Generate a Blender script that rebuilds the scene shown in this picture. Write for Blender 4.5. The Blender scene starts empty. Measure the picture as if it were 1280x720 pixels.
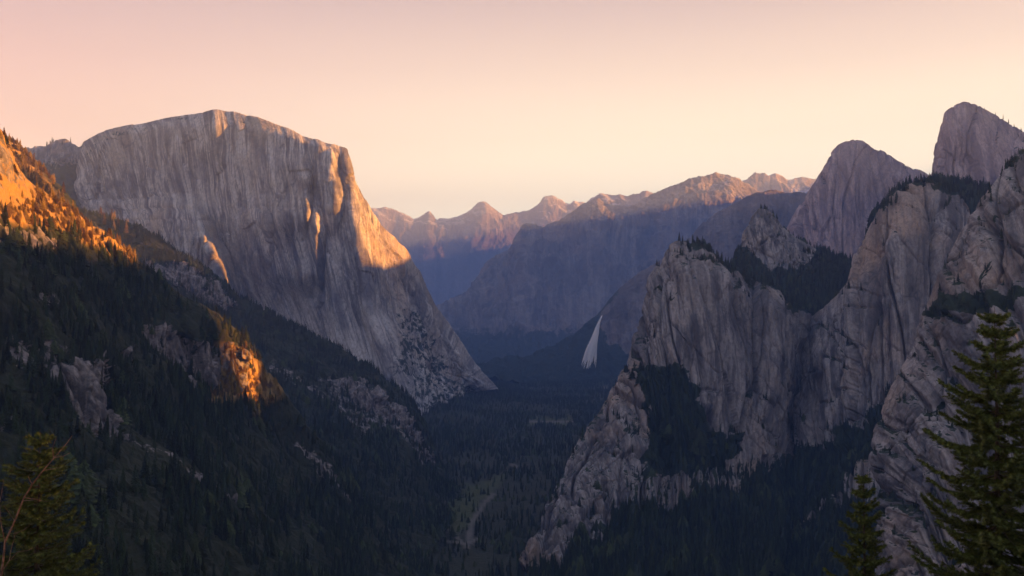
import bpy, math, random
import numpy as np
from mathutils import Vector, Matrix
rng = np.random.default_rng(7); random.seed(7)
SC = bpy.context.scene; COL = SC.collection
F = 1108.5; PITCH = math.radians(2.07)
CP, SP = math.cos(PITCH), math.sin(PITCH)
R = math.radians
# ------------------------------------------------------------------ survey helpers: bearings seen from the viewpoint
def PT(px, py, D):
    """world point on the bearing (px,py) at forward distance D metres"""
    px = np.asarray(px, float); py = np.asarray(py, float); D = np.asarray(D, float)
    a = (px-640)/F; v = -(py-360)/F
    yy = CP - SP*v; zz = SP + CP*v
    return np.stack([a/yy*D, D+0*a, zz/yy*D], -1)
def project(p):
    x, y, z = p[..., 0], p[..., 1], p[..., 2]
    yc = y*CP + z*SP; zc = -y*SP + z*CP
    yc = np.where(yc < 1, 1, yc)
    return 640+F*x/yc, 360-F*zc/yc
# ------------------------------------------------------------------ noise
_perm = np.random.default_rng(3).permutation(256); _perm = np.concatenate([_perm, _perm, _perm]).astype(np.int32)
_g = np.random.default_rng(5).normal(size=(256, 3)); _g = (_g/np.linalg.norm(_g, axis=1)[:, None]).astype(np.float32)
def noise(x, y, z, seed=0):
    x = (x+seed*17.31).astype(np.float32); y = (y+seed*9.17).astype(np.float32); z = (z+seed*5.71).astype(np.float32)
    xi = np.floor(x).astype(np.int32); yi = np.floor(y).astype(np.int32); zi = np.floor(z).astype(np.int32)
    xf = x-xi; yf = y-yi; zf = z-zi
    xi &= 255; yi &= 255; zi &= 255
    u = xf*xf*xf*(xf*(xf*6-15)+10); v = yf*yf*yf*(yf*(yf*6-15)+10); w = zf*zf*zf*(zf*(zf*6-15)+10)
    out = 0
    for dx in (0, 1):
        wx = u if dx else 1-u; px = _perm[xi+dx]
        for dy in (0, 1):
            wy = v if dy else 1-v; py = _perm[px+yi+dy]
            for dz in (0, 1):
                wz = w if dz else 1-w
                g = _g[_perm[py+zi+dz]]
                out = out + wx*wy*wz*(g[..., 0]*(xf-dx)+g[..., 1]*(yf-dy)+g[..., 2]*(zf-dz))
    return out*1.6
def fbm(p, L, Lz=None, octs=4, seed=0, gain=.5, ridged=False):
    Lz = Lz or L; out = 0; a = 1; tot = 0
    for o in range(octs):
        n = noise(p[..., 0]/L, p[..., 1]/L, p[..., 2]/Lz, seed+o*3)
        if ridged: n = 1-2*np.abs(n)
        out = out + a*n; tot += a; a *= gain; L /= 2.1; Lz /= 2.1
    return out/tot
_jit = np.random.default_rng(9).random((256, 3)).astype(np.float32)
def facets(p, L, Lz, seed=0, tilt=1.3, warp=.35):
    """blocky joint-bounded facets: returns (signed offset about -1..1, groove 0..1)"""
    wn = noise(p[..., 0]/L*.7, p[..., 1]/L*.7, p[..., 2]/Lz*.9, seed+50)*warp
    q = np.stack([p[..., 0]/L+seed*3.7+wn, p[..., 1]/L+seed*1.3-wn*.6, p[..., 2]/Lz+seed*2.1+wn*.3], -1).astype(np.float32)
    qi = np.floor(q).astype(np.int32); qf = q-qi
    f1 = np.full(q.shape[:-1], 9., np.float32); f2 = f1.copy(); val = np.zeros_like(f1)
    for dx in (-1, 0, 1):
        for dy in (-1, 0, 1):
            for dz in (-1, 0, 1):
                h = _perm[_perm[_perm[(qi[..., 0]+dx) & 255]+((qi[..., 1]+dy) & 255)]+((qi[..., 2]+dz) & 255)]
                dl = _jit[h]+np.array([dx, dy, dz], np.float32)-qf
                ds = (dl*dl).sum(-1); v = (h/255.-.5)*1.6-tilt*(_g[h]*dl).sum(-1)
                cl = ds < f1; f2 = np.where(cl, f1, np.minimum(f2, ds)); val = np.where(cl, v, val); f1 = np.where(cl, ds, f1)
    e = np.sqrt(f2)-np.sqrt(f1)
    return val, np.exp(-(e/.09)**2)
def sstep(a, b, x):
    t = np.clip((x-a)/(b-a), 0, 1); return t*t*(3-2*t)
def polysd(px, py, poly):
    """signed distance (positive inside) to polygon"""
    P = np.array(poly, float); best = np.full(px.shape, 1e9); inside = np.zeros(px.shape, bool)
    for i in range(len(P)):
        a = P[i]; b = P[(i+1) % len(P)]; d = b-a
        t = np.clip(((px-a[0])*d[0]+(py-a[1])*d[1])/(d@d+1e-9), 0, 1)
        best = np.minimum(best, np.hypot(px-a[0]-t*d[0], py-a[1]-t*d[1]))
        c = ((a[1] > py) != (b[1] > py)); xx = (b[0]-a[0])*(py-a[1])/((b[1]-a[1]) if b[1] != a[1] else 1e-9)+a[0]
        inside ^= c & (px < xx)
    return np.where(inside, best, -best)
# ------------------------------------------------------------------ lofted terrain
def put(name, label, mat, kind='structure'):
    pass
class Grid:
    def __init__(s, rows, nu, nv, w=None, smooth=6):
        rows = [np.array(r, float) for r in rows]
        n = len(rows[0])
        seg = np.zeros(n-1)
        for r in rows[:-1]:
            assert len(r) == n, (len(r), n)
            seg += np.hypot(np.diff(r[:, 0]), np.diff(r[:, 1]))
        cu = np.concatenate([[0], np.cumsum(seg/len(rows)+2)]); cu /= cu[-1]
        w = w or [1]*(len(rows)-1)
        cv = np.concatenate([[0], np.cumsum(w)]); cv = cv/cv[-1]
        u = np.linspace(0, 1, nu); v = np.linspace(0, 1, nv)
        A = np.stack([np.stack([np.interp(u, cu, r[:, k]) for k in range(3)], -1) for r in rows])  # R,nu,3
        i = np.clip(np.searchsorted(cv, v, side='right')-1, 0, len(rows)-2)
        t = ((v-cv[i])/(cv[i+1]-cv[i]))[:, None, None]
        G = A[i]*(1-t)+A[i+1]*t
        for _ in range(smooth):
            G[:, 1:-1] = .25*G[:, :-2]+.5*G[:, 1:-1]+.25*G[:, 2:]
            G[1:-1] = .25*G[:-2]+.5*G[1:-1]+.25*G[2:]
        s.px, s.py, s.D = G[..., 0], G[..., 1], G[..., 2]
        s.U, s.V = np.meshgrid(u, v); s.att = {}; s.rock = np.zeros(s.px.shape)
    def carve(s, poly, D0, soft=4, wob=13, key=None):
        """a cliff band: inside the polygon the face stands at distance D0 (near vertical)"""
        n = fbm(np.stack([s.px, s.py*.6, 0*s.px], -1), 26, octs=5, seed=11, gain=.65)
        m = sstep(-soft*.5, soft, polysd(s.px, s.py, poly)+wob*n)
        d0 = D0(s.px, s.py) if callable(D0) else D0
        s.D = s.D*(1-m*.72)+d0*m*.72; s.rock = np.maximum(s.rock, m); return m
    def world(s):
        s.P = PT(s.px, s.py, s.D); s.P0 = s.P.copy(); return s.P
    def sc(s, k=0):
        """coordinates in metres along and down the wall, following its flare"""
        P = s.P0; W_ = np.linalg.norm(np.diff(P, axis=1), axis=-1).sum(1).mean(); H_ = np.linalg.norm(np.diff(P, axis=0), axis=-1).sum(0).mean()
        return np.stack([s.U*W_, np.full(s.U.shape, 31.*k), -s.V*H_], -1)
    def normal(s):
        du = np.gradient(s.P, axis=1); dv = np.gradient(s.P, axis=0)
        n = np.cross(dv, du); n /= np.linalg.norm(n, axis=-1)[..., None]+1e-9
        return n
    def smooth_normal(s, k=12):
        n = s.normal()
        for _ in range(k):
            n[:, 1:-1] = .25*n[:, :-2]+.5*n[:, 1:-1]+.25*n[:, 2:]; n[1:-1] = .25*n[:-2]+.5*n[1:-1]+.25*n[2:]
        return n/(np.linalg.norm(n, axis=-1)[..., None]+1e-9)
    def push(s, d, n=None):
        n = s.smooth_normal() if n is None else n
        s.P = s.P+n*d[..., None]
    def mask(s, polys, wob=8, L=30, soft=3, seed=21):
        n = fbm(np.stack([s.px, s.py, 0*s.px], -1), L, octs=4, seed=seed, gain=.6)
        m = np.zeros(s.px.shape)
        for p in polys: m = np.maximum(m, sstep(-soft, soft, polysd(s.px, s.py, p)+wob*n))
        return m
    def build(s, name, mat, label, kind='structure', cat=None):
        nv, nu = s.px.shape
        idx = np.arange(nv*nu).reshape(nv, nu)
        q = np.stack([idx[:-1, :-1], idx[1:, :-1], idx[1:, 1:], idx[:-1, 1:]], -1).reshape(-1, 4)
        o = mesh_np(name, s.P.reshape(-1, 3), q, mat)
        for k, a in s.att.items():
            at = o.data.attributes.new(k, 'FLOAT', 'POINT'); at.data.foreach_set('value', a.reshape(-1).astype(np.float32))
        if hasattr(s, 'U'):
            a = o.data.attributes.new('sc', 'FLOAT_VECTOR', 'POINT'); a.data.foreach_set('vector', s.sc(len(name)).reshape(-1).astype(np.float32))
        o['kind'] = kind; o['label'] = label; o['category'] = cat or name.replace('_', ' ')
        s.obj = o; return o
def mesh_np(name, V, Q, mats, smooth=True, mi=None):
    me = bpy.data.meshes.new(name); V = np.asarray(V, np.float32); Q = np.asarray(Q, np.int32); k = Q.shape[1]
    me.vertices.add(len(V)); me.vertices.foreach_set('co', V.reshape(-1))
    me.loops.add(Q.size); me.loops.foreach_set('vertex_index', Q.reshape(-1))
    me.polygons.add(len(Q)); me.polygons.foreach_set('loop_start', np.arange(0, Q.size, k, dtype=np.int32))
    me.polygons.foreach_set('use_smooth', np.full(len(Q), smooth))
    for m in (mats if isinstance(mats, (list, tuple)) else [mats]): me.materials.append(m)
    if mi is not None: me.polygons.foreach_set('material_index', np.asarray(mi, np.int32))
    me.update(calc_edges=True); me.validate()
    o = bpy.data.objects.new(name, me); COL.objects.link(o); return o
# ------------------------------------------------------------------ materials
class NT:
    def __init__(s, name):
        s.m = bpy.data.materials.new(name); s.m.use_nodes = True; s.t = s.m.node_tree; s.t.nodes.clear()
        s.geo = s.n('ShaderNodeTexCoord')
    def n(s, typ, **k):
        x = s.t.nodes.new(typ)
        for a, b in k.items(): setattr(x, a, b)
        return x
    def set(s, sock, v):
        if isinstance(v, bpy.types.NodeSocket): s.t.links.new(v, sock)
        else: sock.default_value = v
    def map(s, sc, vec=None):
        x = s.n('ShaderNodeMapping'); s.set(x.inputs['Vector'], vec or s.geo.outputs['Object']); x.inputs['Scale'].default_value = sc
        return x.outputs[0]
    def noise(s, sc, detail=4, rough=.55, dist=0, vec=None):
        x = s.n('ShaderNodeTexNoise'); s.set(x.inputs['Vector'], s.map(sc, vec)); x.inputs['Scale'].default_value = 1
        x.inputs['Detail'].default_value = detail; x.inputs['Roughness'].default_value = rough; x.inputs['Distortion'].default_value = dist
        return x.outputs['Fac']
    def rng(s, v, a, b, c=0, d=1, smooth=True):
        x = s.n('ShaderNodeMapRange'); x.interpolation_type = 'SMOOTHSTEP' if smooth else 'LINEAR'
        for k, q in zip((0, 1, 2, 3, 4), (v, a, b, c, d)): s.set(x.inputs[k], q)
        return x.outputs[0]
    def mix(s, f, a, b, mode='MIX'):
        x = s.n('ShaderNodeMix', data_type='RGBA', blend_type=mode)
        s.set(x.inputs[0], f); s.set(x.inputs[6], a if not isinstance(a, tuple) else (*a, 1)); s.set(x.inputs[7], b if not isinstance(b, tuple) else (*b, 1))
        return x.outputs[2]
    def math(s, op, a, b=0.):
        x = s.n('ShaderNodeMath', operation=op); s.set(x.inputs[0], a); s.set(x.inputs[1], b); return x.outputs[0]
    def attr(s, name):
        return s.n('ShaderNodeAttribute', attribute_name=name).outputs['Fac']
    def out(s, col, bump=None, dist=3, rough=.9, strength=1, spec=.15):
        b = s.n('ShaderNodeBsdfPrincipled'); s.set(b.inputs['Base Color'], col if not isinstance(col, tuple) else (*col, 1)); s.set(b.inputs['Roughness'], rough)
        b.inputs['Specular IOR Level'].default_value = spec
        if bump is not None:
            u = s.n('ShaderNodeBump'); s.set(u.inputs['Height'], bump); u.inputs['Distance'].default_value = dist; u.inputs['Strength'].default_value = strength
            s.t.links.new(u.outputs[0], b.inputs['Normal'])
        o = s.n('ShaderNodeOutputMaterial'); s.t.links.new(b.outputs[0], o.inputs[0]); s.b = b; return s.m
def rock_mat(name, light, dark, tan, S=1., veg=(.022, .032, .016), snow=False, bump=5, crack=1., streak=(28, 420), colm=0.):
    t = NT(name); k = 1/S; scv = t.n('ShaderNodeAttribute', attribute_name='sc').outputs['Vector']
    warp = t.noise((k/90,)*3, 2)
    st = t.noise((k/streak[0], k/streak[0], k/streak[1]), 7, .62, .5, scv)
    stb = t.noise((k/streak[0]*3.1, k/streak[0], k/streak[1]*1.7), 4, .6, .3, scv)
    st2 = t.noise((k/120, k/110, k/700), 5, .6, .8, scv)
    msk = t.rng(t.noise((k/200, k/200, k/260), 3, .6, 0, scv), .38, .60, .5, 1)
    big = t.noise((k/260, k/260, k/330), 4, .6)
    grain = t.noise((k/9, k/9, k/13), 8, .72)
    c = t.mix(t.math('MULTIPLY', t.rng(st, .38, .56, 1, 0), msk), light, dark)
    c = t.mix(t.math('MULTIPLY', t.rng(stb, .48, .62, 0, .8), msk), c, dark)
    c = t.mix(t.rng(st2, .46, .62, 0, .75), c, dark)
    if colm: c = t.mix(t.math('MULTIPLY', t.rng(t.noise((k/55, k/55, k/1500), 5, .5, .2, scv), .5, .6, 0, colm), t.rng(t.noise((k/300, k/300, k/420), 3, .6, 0, scv), .4, .6, .15, 1)), c, dark)
    c = t.mix(t.rng(big, .48, .68, 0, .8), c, tan)
    c = t.mix(t.math('MULTIPLY', t.attr('pale'), t.rng(st, .36, .54, .25, 1)), c, (.80, .77, .755))
    v = t.n('ShaderNodeTexVoronoi', feature='DISTANCE_TO_EDGE')
    wv = t.n('ShaderNodeVectorMath', operation='ADD')
    nz = t.n('ShaderNodeTexNoise'); t.set(nz.inputs['Vector'], t.map((k/70, k/70, k/120))); nz.inputs['Scale'].default_value = 1; nz.inputs['Detail'].default_value = 5
    t.set(wv.inputs[0], t.map((k/55, k/55, k/190))); t.set(wv.inputs[1], nz.outputs['Color'])
    t.set(v.inputs['Vector'], wv.outputs[0]); v.inputs['Scale'].default_value = 1
    cr = t.rng(v.outputs['Distance'], .0, .05, 1, 0)
    crk = t.math('MULTIPLY', cr, t.rng(t.noise((k/150,)*3, 2), .42, .6, 0, crack))
    c = t.mix(t.math('MULTIPLY', crk, .8), c, tuple(x*.3 for x in dark))
    c = t.mix(t.rng(grain, .32, .62, .48, 0), c, tuple(x*.5 for x in dark))
    h = t.math('ADD', t.math('MULTIPLY', t.math('MULTIPLY', st, msk), 1.1), t.math('MULTIPLY', grain, .9))
    h = t.math('SUBTRACT', h, t.math('MULTIPLY', crk, .45))
    if snow:
        g = t.n('ShaderNodeNewGeometry'); sep = t.n('ShaderNodeSeparateXYZ'); t.set(sep.inputs[0], g.outputs['Normal'])
        sn = t.rng(t.math('ADD', sep.outputs[2], t.math('MULTIPLY', t.math('SUBTRACT', grain, .5), .8)), .55, .68)
        c = t.mix(t.math('MULTIPLY', sn, t.attr('snow')), c, (.75, .75, .78))
    vg = t.math('ADD', t.attr('veg'), t.math('MULTIPLY', t.math('SUBTRACT', t.noise((k/22,)*3, 6, .65), .5), 1.1))
    vm = t.rng(vg, .46, .56)
    c = t.mix(vm, c, t.mix(t.noise((k/12,)*3, 4), tuple(x*.6 for x in veg), tuple(x*1.5 for x in veg)))
    return t.out(c, h, bump)
def soil_mat(name):
    t = NT(name)
    a = t.noise((1/40,)*3, 6, .65); b = t.noise((1/7,)*3, 6, .7); st = t.noise((1/9, 1/9, 1/70), 5, .6)
    green = t.mix(a, (.013, .019, .009), (.034, .04, .017))
    green = t.mix(t.rng(b, .45, .7, 0, .6), green, (.05, .045, .028))
    rock = t.mix(t.rng(st, .35, .65), (.09, .085, .09), (.30, .27, .26))
    rock = t.mix(t.rng(b, .35, .6, .7, 0), rock, (.07, .065, .065))
    green = t.mix(t.attr('lit_tint'), green, t.mix(b, (.17, .105, .035), (.42, .28, .10)))  # light gold ground painted where the slopes should look sunlit
    m = t.math('ADD', t.attr('rock'), t.math('MULTIPLY', t.math('SUBTRACT', t.noise((1/16, 1/16, 1/24), 7, .68), .5), 1.2))
    c = t.mix(t.rng(m, .47, .55), green, rock)
    c = t.mix(t.attr('meadow'), c, t.mix(a, (.028, .04, .012), (.075, .085, .03)))
    c = t.mix(t.attr('sand'), c, (.12, .11, .10))
    return t.out(c, t.math('ADD', b, t.math('MULTIPLY', st, 1.2)), 3.5)
def leaf_mat(name, c1, c2, sc=.05, tr=.0):
    t = NT(name)
    o = t.n('ShaderNodeObjectInfo')
    c = t.mix(t.noise((sc, sc, sc), 3), c1, c2)
    hsv = t.n('ShaderNodeHueSaturation'); t.set(hsv.inputs['Color'], c); t.set(hsv.inputs['Value'], t.rng(o.outputs['Random'], 0, 1, .4, 1.7, False))
    t.set(hsv.inputs['Hue'], t.rng(o.outputs['Random'], 0, 1, .485, .515, False))
    return t.out(hsv.outputs[0], rough=.8, spec=.1)
M_elcap = rock_mat('pale_granite', (.57, .55, .545), (.105, .10, .125), (.43, .36, .30), S=1.15, bump=9, streak=(24, 620), crack=.5, colm=.75)
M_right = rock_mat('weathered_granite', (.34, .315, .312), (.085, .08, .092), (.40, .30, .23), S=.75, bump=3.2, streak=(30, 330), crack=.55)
M_dome = rock_mat('dome_granite', (.47, .375, .38), (.2, .155, .175), (.42, .33, .32), S=1.2, bump=6, streak=(34, 300), crack=.6)
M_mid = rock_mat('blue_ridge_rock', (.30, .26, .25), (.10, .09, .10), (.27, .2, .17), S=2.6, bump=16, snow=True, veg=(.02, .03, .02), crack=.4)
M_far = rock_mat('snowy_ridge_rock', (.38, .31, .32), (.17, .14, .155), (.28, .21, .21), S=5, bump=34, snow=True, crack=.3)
M_soil = soil_mat('hillside_soil')
M_leaf = leaf_mat('conifer_foliage', (.010, .017, .008), (.032, .042, .015))
M_green = leaf_mat('broadleaf_foliage', (.022, .034, .012), (.06, .072, .026))
M_sun_gold = leaf_mat('sunlit_tint_foliage', (.10, .062, .018), (.22, .135, .035))  # bright gold albedo puts the sunlight into the foliage colour
M_bark = leaf_mat('conifer_bark', (.06, .045, .035), (.11, .085, .065), .5)
# ------------------------------------------------------------------ EL CAPITAN-like monolith
def cols(*a): return list(a)
# column order: left shoulder ... prow (7) ... right foot (13)
Dc = [4330, 4290, 4200, 4090, 3985, 3860, 3690, 3600, 3640, 3790, 3900, 4050, 4180, 4300]
ridge = [(94, 212), (103, 177), (140, 161), (212, 148), (268, 137.5), (322, 147), (392, 175), (433, 187), (443, 228), (478, 286), (507, 312), (543, 378), (584, 444), (622, 486)]
def row(xy, dd): return [(x, y, d+e) for (x, y), d, e in zip(xy, Dc, dd)]
back2 = [(x, y+70, d+1900) for (x, y), d in zip(ridge, Dc)]
back1 = [(x, y+8, d+800) for (x, y), d in zip(ridge, Dc)]
rim = [(97, 222), (110, 192), (148, 172), (216, 158), (270, 158), (330, 166), (396, 185), (434, 200), (446, 244), (476, 300), (506, 330), (540, 396), (578, 455), (612, 487)]
midr = [(100, 245), (130, 250), (175, 255), (230, 260), (285, 265), (345, 270), (402, 272), (444, 275), (460, 300), (482, 345), (512, 378), (540, 425), (570, 470), (600, 488)]
low = [(110, 275), (150, 300), (200, 325), (250, 345), (305, 360), (365, 375), (425, 385), (462, 388), (476, 395), (495, 415), (520, 440), (540, 462), (563, 482), (585, 492)]
base = [(120, 310), (165, 345), (215, 375), (265, 405), (330, 430), (395, 460), (455, 482), (503, 490), (510, 488), (522, 492), (535, 495), (548, 498), (560, 500), (575, 502)]
foot = [(x, y+45) for x, y in base]
g = Grid([back2, back1, row(ridge, [0]*14), row(rim, [-45]*3+[-80]*4+[-70, -50]+[-30]*5), row(midr, [-60]*3+[-110]*4+[-115, -80]+[-60]*5),
          row(low, [-110]*3+[-185]*4+[-185, -130]+[-120]*5), row(base, [-230]*7+[-240, -225]+[-240]*5), row(foot, [-420]*14)], 760, 640, [.5, .4, .35, 1.3, 1.4, 1.1, .3], smooth=5)
for _ in range(60): g.D[110:-1] = .25*g.D[109:-2]+.5*g.D[110:-1]+.25*g.D[111:]
def facet(x0, w, y0, y1, A, lean=0., tail=55, wob=9):
    """a corner in the wall: the surface swells to the left of x0 and steps back over w px, so that step faces right"""
    wn = fbm(np.stack([g.py, 0*g.py+x0, 0*g.py], -1), 55, octs=4, seed=x0, gain=.6)
    xx = g.px-(x0+lean*(g.py-y0)+wob*wn); yy = sstep(y0-50, y0+8, g.py+25*wn)*(.98+.22*fbm(np.stack([g.px, g.py*.14, 0*g.py], -1), 9, octs=3, seed=7))*(1-sstep(y1-8, y1+tail, g.py))
    prof = np.where(xx < 0, np.exp(xx/55.), np.clip(1-xx/w, 0, 1))
    g.D -= A*prof*yy
facet(383, 8, 222, 272, 82, 0, 30, 3); facet(395, 11, 283, 345, 118, .02, 30, 4); facet(414, 10, 190, 262, 70, .06, 40, 4); facet(338, 5, 288, 300, 50)
facet(252, 18, 285, 362, 350, .36, 18, 3); facet(268, 16, 150, 185, 50, .3, 35)
g.world()
n0 = g.smooth_normal(14)
P = g.P0; wx = g.sc(3); wx[..., 0] += 45*fbm(P, 400, octs=2, seed=4)

fa, ga = facets(wx, 150, 800, 1, warp=.25); fb, gb = facets(wx, 40, 400, 2); fc, gc = facets(P, 15, 60, 3)
d = 36*fbm(wx, 230, 1600, 4, 1, ridged=True, gain=.42)+(1+14*sstep(-.1, .6, fbm(wx, 220, 500, 2, 33)))*fbm(wx, 52, 900, 3, 9, ridged=True)+8*fa-4*ga+1.5*fb-1.2*gb*sstep(-.1, .3, fbm(wx, 150, octs=2, seed=35))+.8*fc-.8*gc
d += 8*fbm(P, 130, 130, 4, 17)
rt = sstep(460, 500, g.px)*sstep(250, 300, g.py)
d = d*(1+.5*rt)
g.push(d*np.interp(g.V, [0, .19, .31], [.22, .25, 1.])*np.where(g.px > 600, .4, 1), n0)
g.att['pale'] = sstep(355, 440, g.py+12*fbm(P, 200, 600, 3, 77))*(1-.75*sstep(465, 490, g.px))
g.att['veg'] = .10+.45*g.mask([[(485, 395), (520, 385), (545, 440), (560, 480), (520, 500), (490, 470)], [(505, 460), (600, 483), (560, 520), (505, 520)]], 12, 18, 6)*.9 + .32*g.mask([[(96, 200), (130, 165), (260, 140), (430, 186), (380, 176), (280, 150), (200, 156)]], 3, 10, 3)
g.build('mountain', M_elcap, 'huge pale granite monolith with vertical streaked face and golden lit prow, left of the valley', cat='mountain')
G_elcap = g
# ------------------------------------------------------------------ distant ranges
def simple_range(crest, D, base_y, nu, nv, mat, label, amp, L, vegline=None, snow=0, name='mountain', depth=.35, w=None, bx=0, rough=.55, cf=.1, bare=None):
    c = np.array(crest, float); Dd = c[:, 2] if c.shape[1] > 2 else np.full(len(c), D)
    zb = lambda y: np.interp
    def r(fy, dd, dx=0): return [(x+dx, y+(base_y-y)*fy if fy >= 0 else y-fy*60, d+dd) for (x, y), d in zip(c[:, :2], Dd)]
    dep = depth*D
    rows = [r(-.9, dep*.9), r(-.12, dep*.25), r(0, 0), r(.22, -dep*.10), r(.5, -dep*.24), r(.8, -dep*.42, bx), r(1, -dep*.6, bx), r(1.12, -dep*.75, bx)]
    g = Grid(rows, nu, nv, w or [.5, .4, .8, 1, 1, .7, .3], smooth=2); g.world(); P = g.P0
    d = amp*(fbm(P, L, L*1.1, 6, 31, gain=rough, ridged=True)-.35)+amp*.45*fbm(P, L*.3, L*1.8, 5, 37, gain=.62, ridged=True)
    g.push(d*np.interp(g.V, [0, .18, .3, 1], [cf, cf, 1, 1]), g.smooth_normal(6))
    g.P[..., 2] += amp*.30*fbm(g.P0, L*.22, octs=5, seed=38, gain=.6, ridged=True)
    py = project(g.P)[1]
    g.att['veg'] = np.zeros(g.px.shape) if vegline is None else sstep(vegline-30, vegline+35, py)*.8
    if bare: g.att['veg'] *= 1-g.mask(bare, 10, 20, 5)
    g.att['snow'] = np.full(g.px.shape, snow*.95)*(1-sstep(262, 310, py))*sstep(-.3, .3, fbm(g.P, L*.8, octs=3, seed=66))
    g.build(name, mat, label, cat='mountain'); return g
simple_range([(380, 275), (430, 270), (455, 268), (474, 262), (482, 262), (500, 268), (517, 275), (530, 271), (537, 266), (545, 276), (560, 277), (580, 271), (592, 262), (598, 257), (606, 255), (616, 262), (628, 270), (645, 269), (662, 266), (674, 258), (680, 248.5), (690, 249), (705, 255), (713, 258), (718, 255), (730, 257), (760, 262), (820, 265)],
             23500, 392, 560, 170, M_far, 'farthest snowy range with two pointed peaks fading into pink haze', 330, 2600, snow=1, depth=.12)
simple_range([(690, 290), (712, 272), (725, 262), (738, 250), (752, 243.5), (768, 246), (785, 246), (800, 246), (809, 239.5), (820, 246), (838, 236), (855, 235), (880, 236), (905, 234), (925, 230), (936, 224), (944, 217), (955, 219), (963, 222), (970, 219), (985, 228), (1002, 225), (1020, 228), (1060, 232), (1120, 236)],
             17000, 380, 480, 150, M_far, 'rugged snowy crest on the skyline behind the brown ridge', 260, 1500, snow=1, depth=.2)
gB1 = simple_range([(520, 420), (548, 386), (575, 374), (592, 360), (602, 345), (612, 329), (625, 322.5), (640, 313), (648, 298), (655, 287), (662, 285), (678, 291), (692, 284), (700, 280), (716, 270), (732, 259), (748, 254), (765, 261), (785, 264), (803, 256), (825, 243), (850, 234), (875, 226), (893, 221), (912, 225), (930, 233), (965, 255), (1010, 268), (1080, 285)],
             11500, 474, 640, 360, M_mid, 'great blue shaded ridge rising to a stepped shoulder beyond the valley', 230, 1150, vegline=405, snow=.25, depth=.42)
gB5 = simple_range([(520, 474), (600, 462), (655, 452), (695, 436), (728, 414), (748, 396), (762, 378), (772, 366), (790, 350), (815, 334), (840, 318), (862, 300), (878, 282), (900, 266), (925, 252), (960, 240), (1000, 243), (1040, 255), (1100, 270)],
             6400, 484, 460, 260, rock_mat('shaded_spur_rock', (.22, .19, .19), (.08, .07, .08), (.2, .16, .14), S=2.2, bump=12, veg=(.02, .03, .02), crack=.4), 'dark blue spur with the waterfall, rising to a brown ridge at right', 90, 520, vegline=352, snow=0, depth=.22, bare=[[(752, 398), (775, 372), (800, 352), (850, 335), (860, 440), (800, 455), (768, 440), (756, 420)]])
gL = simple_range([(-60, 200), (0, 192), (15, 188), (30, 189), (45, 188), (58, 187), (66, 183), (74, 179), (82, 177), (90, 184), (97, 189), (104, 186), (112, 182), (135, 185), (170, 200), (220, 215)],
             5000, 330, 260, 160, M_right, 'small jagged peak in shade left of the monolith', 60, 260, vegline=195, depth=.3, cf=.4)
# ------------------------------------------------------------------ right-hand domes and cliffs
def cliff(rows, nu, nv, w, mat, label, seed, A=1., Lh=110, asp=5, veg=None, vegrows=None, smooth=4, carve=None, fine=1., name='cliff'):
    g = Grid(rows, nu, nv, w, smooth)
    for cv in carve or []: cv(g)
    g.world(); P = g.P0; n0 = g.smooth_normal(12)
    wp = g.sc(seed); wp[..., 0] += 14*fbm(P, 150, 300, octs=2, seed=seed)
    cell = fbm(wp, Lh, Lh*asp*2, 4, seed+5, ridged=True)
    crackn = noise(wp[..., 0]/(Lh*.8), wp[..., 1]/(Lh*.8), wp[..., 2]/(Lh*5), seed+8)
    crack2 = noise(wp[..., 0]/(Lh*.6)+wp[..., 2]/(Lh*1.6), wp[..., 1]/(Lh*.6), wp[..., 2]/(Lh*3), seed+12)
    fa, ga = facets(wp, Lh, Lh*asp*1.8, seed, warp=.2); fb, gb = facets(wp, Lh*.38, Lh*asp*.9, seed+1, warp=.2); fc, gc = facets(P, Lh*.15, Lh*.55, seed+2)
    d = A*(26*cell+15*fa-9*ga+2.6*fb-2.2*gb+fine*(.8*fc-.8*gc)+2.2*fbm(P, 60, 160, 5, seed+3, gain=.62)
           - 24*np.exp(-(crackn/.04)**2) - 5*np.exp(-(crack2/.04)**2))
    vc = sum((w or [1]*(len(rows)-1))[:2])/sum(w or [1]*(len(rows)-1)); fade = np.interp(g.V, [0, vc-.01, vc+.14], [.22, .25, 1])
    g.push(d*fade, n0)
    g.att['veg'] = np.zeros(g.px.shape) if veg is None else g.mask(veg, 24, 30, 7)*.95
    if veg is not None: g.att['veg'] = np.maximum(g.att['veg'], .72*sstep(.30, .42, fbm(wp, 130, 55, 5, seed+60, gain=.6))*sstep(vc+.05, vc+.12, g.V))
    nz = g.normal()[..., 2]
    g.att['veg'] = np.maximum(g.att['veg'], np.clip(np.abs(nz)-.45, 0, 1)*1.3)
    g.build(name, mat, label); return g
def off(r, dx=0, dy=0, dd=0): return [(x+dx, y+dy, d+dd) for x, y, d in r]
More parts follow.
